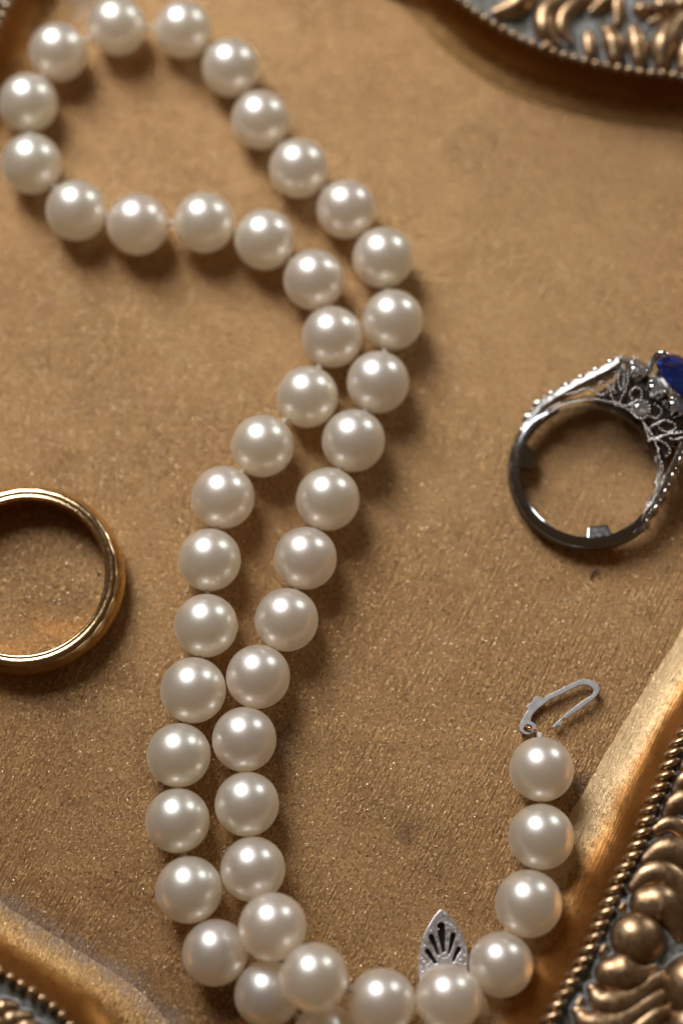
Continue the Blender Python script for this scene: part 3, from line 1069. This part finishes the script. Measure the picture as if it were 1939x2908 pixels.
beaded('milled_rail', arc(7.92, 93, -95, 60), .17)
beaded('milled_rail', arc(8.35, 92, 66, 14), .15)
beaded('milled_rail', arc(8.36, -93, -52, 16), .16)
FIL = [
    [(1.60, 8.79), (3.12, 8.56), (4.40, 7.88), (5.22, 7.19)],
    [(5.31, 7.09), (6.33, 6.69), (6.74, 6.14), (6.75, 5.43), (7.00, 4.83), (7.55, 4.53), (8.11, 4.74), (8.35, 5.17), (8.24, 5.69), (7.78, 5.88), (7.64, 5.64)],
    [(8.27, 4.60), (7.81, 3.95), (7.45, 3.31), (7.31, 2.77)],
    [(9.93, 5.28), (9.11, 4.77), (8.49, 4.30), (8.30, 3.81)],
    [(10.32, 5.09), (9.65, 4.66), (9.13, 4.07), (8.93, 3.53)],
    [(10.71, 4.21), (10.05, 3.54), (9.18, 3.10), (8.36, 2.84), (7.80, 2.63)],
    [(10.34, 4.38), (9.77, 3.95), (9.31, 3.42)],
    [(10.21, 2.51), (10.42, 1.89), (10.04, 1.38), (9.57, 1.20), (9.12, 1.50), (9.02, 2.13), (9.43, 2.61), (10.21, 2.51)],
    [(7.58, 2.82), (7.82, 2.11), (8.36, 1.70), (8.92, 1.51)],
    [(10.21, -0.45), (10.33, -1.20), (9.90, -1.65), (9.25, -1.64), (8.93, -1.02)],
    [(7.71, -1.84), (8.59, -1.93), (9.64, -2.48), (10.05, -3.42), (9.70, -3.95), (8.88, -3.59), (8.58, -2.76), (8.76, -2.28)],
    [(6.77, -2.72), (8.08, -3.44), (9.15, -3.96), (10.10, -4.91)],
    [(8.25, -0.36), (7.83, -1.05), (7.48, -1.58), (7.12, -2.32)],
    [(7.05, -2.82), (7.71, -3.71), (7.75, -4.70), (7.47, -5.30), (6.89, -5.32)],
    [(6.90, -4.13), (6.27, -4.60), (5.98, -5.44), (5.49, -6.07), (4.85, -6.15), (4.33, -6.23)],
    [(6.88, -2.51), (8.58, -3.68), (10.07, -4.94)],
    [(8.55, -4.28), (8.86, -4.80), (9.57, -5.17)],
    [(4.55, -6.07), (3.97, -6.72), (3.23, -7.07), (2.33, -7.27), (1.69, -7.35)],
]
for P in FIL:
    beaded('filigree_scroll', P, .18)

# dark plates added for the hollow gallery's shade, and the block under the stones
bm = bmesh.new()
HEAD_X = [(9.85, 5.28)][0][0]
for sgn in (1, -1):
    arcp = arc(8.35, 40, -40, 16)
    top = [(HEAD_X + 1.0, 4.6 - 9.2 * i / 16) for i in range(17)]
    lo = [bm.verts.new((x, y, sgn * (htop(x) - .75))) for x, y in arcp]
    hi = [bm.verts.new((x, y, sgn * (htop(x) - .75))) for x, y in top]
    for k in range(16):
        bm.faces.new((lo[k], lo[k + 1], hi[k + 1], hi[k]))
finish('gallery_shade_plate', bm, M_PLATDARK, ring, smooth=False)


def brilliant(name, c, axis, r, mat, parent, seg=8, depth=.75, crown=.32, sy=1.0):
    bm = bmesh.new()
    tab = [bm.verts.new((r * .56 * math.cos(2 * math.pi * k / seg), r * .56 * sy * math.sin(2 * math.pi * k / seg), r * crown)) for k in range(seg)]
    mid = [bm.verts.new((r * .84 * math.cos(2 * math.pi * (k + .5) / seg), r * .84 * sy * math.sin(2 * math.pi * (k + .5) / seg), r * crown * .58)) for k in range(seg)]
    gir = [bm.verts.new((r * math.cos(math.pi * k / seg), r * sy * math.sin(math.pi * k / seg), 0)) for k in range(2 * seg)]
    gi2 = [bm.verts.new((v.co.x, v.co.y, -r * .06)) for v in gir]
    pav = [bm.verts.new((r * .5 * math.cos(2 * math.pi * (k + .5) / seg), r * .5 * sy * math.sin(2 * math.pi * (k + .5) / seg), -r * depth * .55)) for k in range(seg)]
    cul = bm.verts.new((0, 0, -r * depth))
    bm.faces.new(tab)
    for k in range(seg):
        k1 = (k + 1) % seg
        g0, g1, g2 = gir[2 * k], gir[2 * k + 1], gir[(2 * k + 2) % (2 * seg)]
        bm.faces.new((tab[k], mid[k], tab[k1]))
        bm.faces.new((tab[k], gir[2 * k], mid[k]))
        bm.faces.new((g0, g1, mid[k]))
        bm.faces.new((g1, g2, mid[k]))
        bm.faces.new((tab[k1], mid[k], g2))
        h0, h1, h2 = gi2[2 * k], gi2[2 * k + 1], gi2[(2 * k + 2) % (2 * seg)]
        bm.faces.new((g0, h0, h1, g1))
        bm.faces.new((g1, h1, h2, g2))
        bm.faces.new((h0, pav[k], h1))
        bm.faces.new((h1, pav[k], h2))
        bm.faces.new((h2, pav[k], pav[k1]))
        bm.faces.new((pav[k], cul, pav[k1]))
    bmesh.ops.recalc_face_normals(bm, faces=bm.faces)
    o = finish(name, bm, mat, parent, smooth=False)
    o.location = Vector(c) * MM
    o.rotation_euler = Vector(axis).to_track_quat('Z', 'Y').to_euler()
    return o


def collet(c, axis, r):
    """tapered cup with four claws that holds one round stone"""
    ax = Vector(axis).normalized()
    rot = ax.to_track_quat('Z', 'Y').to_matrix().to_4x4()
    bm = bmesh.new()
    for (r0, z0), (r1, z1) in (((r * 1.04, .02), (r * .95, -.25)), ((r * .95, -.25), (r * .5, -r * 1.15)), ((r * 1.04, .02), (r * .93, -.02))):
        a = [bm.verts.new((r0 * math.cos(k * math.pi / 10), r0 * math.sin(k * math.pi / 10), z0)) for k in range(20)]
        b = [bm.verts.new((r1 * math.cos(k * math.pi / 10), r1 * math.sin(k * math.pi / 10), z1)) for k in range(20)]
        for k in range(20):
            if z1 < -r and k % 5 in (1, 2, 3):
                continue
            bm.faces.new((a[k], a[(k + 1) % 20], b[(k + 1) % 20], b[k]))
    o = finish('collet', bm, M_PLAT, ring)
    o.location = Vector(c) * MM
    o.rotation_euler = rot.to_euler()
    for k in range(4):
        a = math.pi / 4 + k * math.pi / 2
        bm = bmesh.new()
        d = Vector((math.cos(a), math.sin(a), 0))
        add_tube(bm, [d * r * .62 + Vector((0, 0, -r * .95)), d * r * 1.02 + Vector((0, 0, -.1)), d * r * 1.04 + Vector((0, 0, r * .2)), d * r * .86 + Vector((0, 0, r * .32))], [.10, .13, .15, .15], 8)
        finish('claw', bm, M_PLAT, o)
    return o


# halo diamonds
HZ = 3.2
HAL = [(p[0], p[1], z, r, ax) for p, z, r, ax in (
    ([(11.92, 5.44)][0], 2.4, 1.1, (.75, .55, .38)),
    ([(12.14, 3.70)][0], 3.1, 1.35, (.72, .18, .66)),
    ([(11.97, 0.58)][0], 3.3, 1.45, (.70, .02, .72)),
    ([(12.01, -2.47)][0], 3.3, 1.45, (.70, -.06, .72)),
    ([(11.98, -5.31)][0], 3.1, 1.25, (.70, -.2, .70)),
)]
for x, y, z, r, ax in HAL:
    st = brilliant('diamond', (x, y, z), ax, r, M_DIAMOND, ring)
    collet((x, y, z), ax, r)
    st = brilliant('diamond', (x, y, -z), (ax[0], ax[1], -ax[2]), r, M_DIAMOND, ring)
    collet((x, y, -z), (ax[0], ax[1], -ax[2]), r)
# small round diamond in the gallery, facing the viewer
gx, gy = [(8.75, 0.37)][0]
gz = htop(gx) - .05
brilliant('gallery_diamond', (gx, gy, gz), (.1, .05, 1), .95, M_DIAMOND, ring)
bm = bmesh.new()
for k in range(16):
    a = k * math.pi / 8
    add_ball(bm, (gx + 1.06 * math.cos(a), gy + 1.06 * math.sin(a), gz - .02), .17, 1)
bmesh.ops.create_cone(bm, segments=20, radius1=.6, radius2=1.02, depth=.7, matrix=Matrix.Translation((gx, gy, gz - .45)))
finish('bezel', bm, M_PLAT, ring)

# centre sapphire: cushion with its table turned away towards the head
SX, SY = [(14.43, -0.54)][0]
sap = brilliant('sapphire', (SX + .5, SY - .9, .9), (.86, -.05, .50), 4.9, M_SAPPHIRE, ring, 10, .7, .34, .92)
bm = bmesh.new()
for k in range(24):
    a0, a1 = 2 * math.pi * k / 24, 2 * math.pi * (k + 1) / 24
    q = [bm.verts.new((4.7 * math.cos(a), 4.7 * .92 * math.sin(a), z) if w == 0 else (4.1 * math.cos(a), 4.1 * .92 * math.sin(a), z)) for a, z, w in ((a0, -.15, 0), (a1, -.15, 0), (a1, -1.6, 1), (a0, -1.6, 1))]
    bm.faces.new(q)
bmesh.ops.remove_doubles(bm, verts=bm.verts, dist=.001)
o = finish('sapphire_setting', bm, M_PLAT, ring)
o.location = sap.location
o.rotation_euler = sap.rotation_euler
CLAW = [(12.79, 2.80), (13.49, 3.19), (14.32, 3.15), (14.77, 2.56), (14.85, 2.08)]
bm = bmesh.new()
add_tube(bm, [(x, y, z) for (x, y), z in zip(CLAW, (2.6, 3.6, 4.5, 4.9, 4.8))], [.35, .40, .42, .36, .22], 10)
finish('claw', bm, M_PLAT, ring)
bm = bmesh.new()
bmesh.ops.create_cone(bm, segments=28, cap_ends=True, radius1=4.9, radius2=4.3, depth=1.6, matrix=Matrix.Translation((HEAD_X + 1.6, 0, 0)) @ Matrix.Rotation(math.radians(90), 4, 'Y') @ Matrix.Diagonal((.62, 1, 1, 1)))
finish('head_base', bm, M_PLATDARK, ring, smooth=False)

# ================================================================== specks on the paint
sx, sy = [(-27.47, -6.30)][0]
bm = bmesh.new()
add_ball(bm, (0, 0, .12), .2, 2, (1, .9, .6))
o = finish('dust_speck', bm, M_BLACK, loc=(sx, sy, 0))
o['label'] = 'tiny round black speck lying inside the gold wedding band'
o['category'] = 'speck'
FB = [(28.04, -6.91), (28.30, -6.50), (28.61, -6.04), (29.02, -5.84)]
bm = bmesh.new()
fx, fy = FB[1]
add_tube(bm, [(x - fx, y - fy, .12 + .12 * i) for i, (x, y) in enumerate(FB)], [.05, .07, .13, .08], 6)
o = finish('lint_fibre', bm, M_BLACK, loc=(fx, fy, 0))
o['label'] = 'short dark fibre of lint on the gold paint below the sapphire ring'
o['category'] = 'lint'
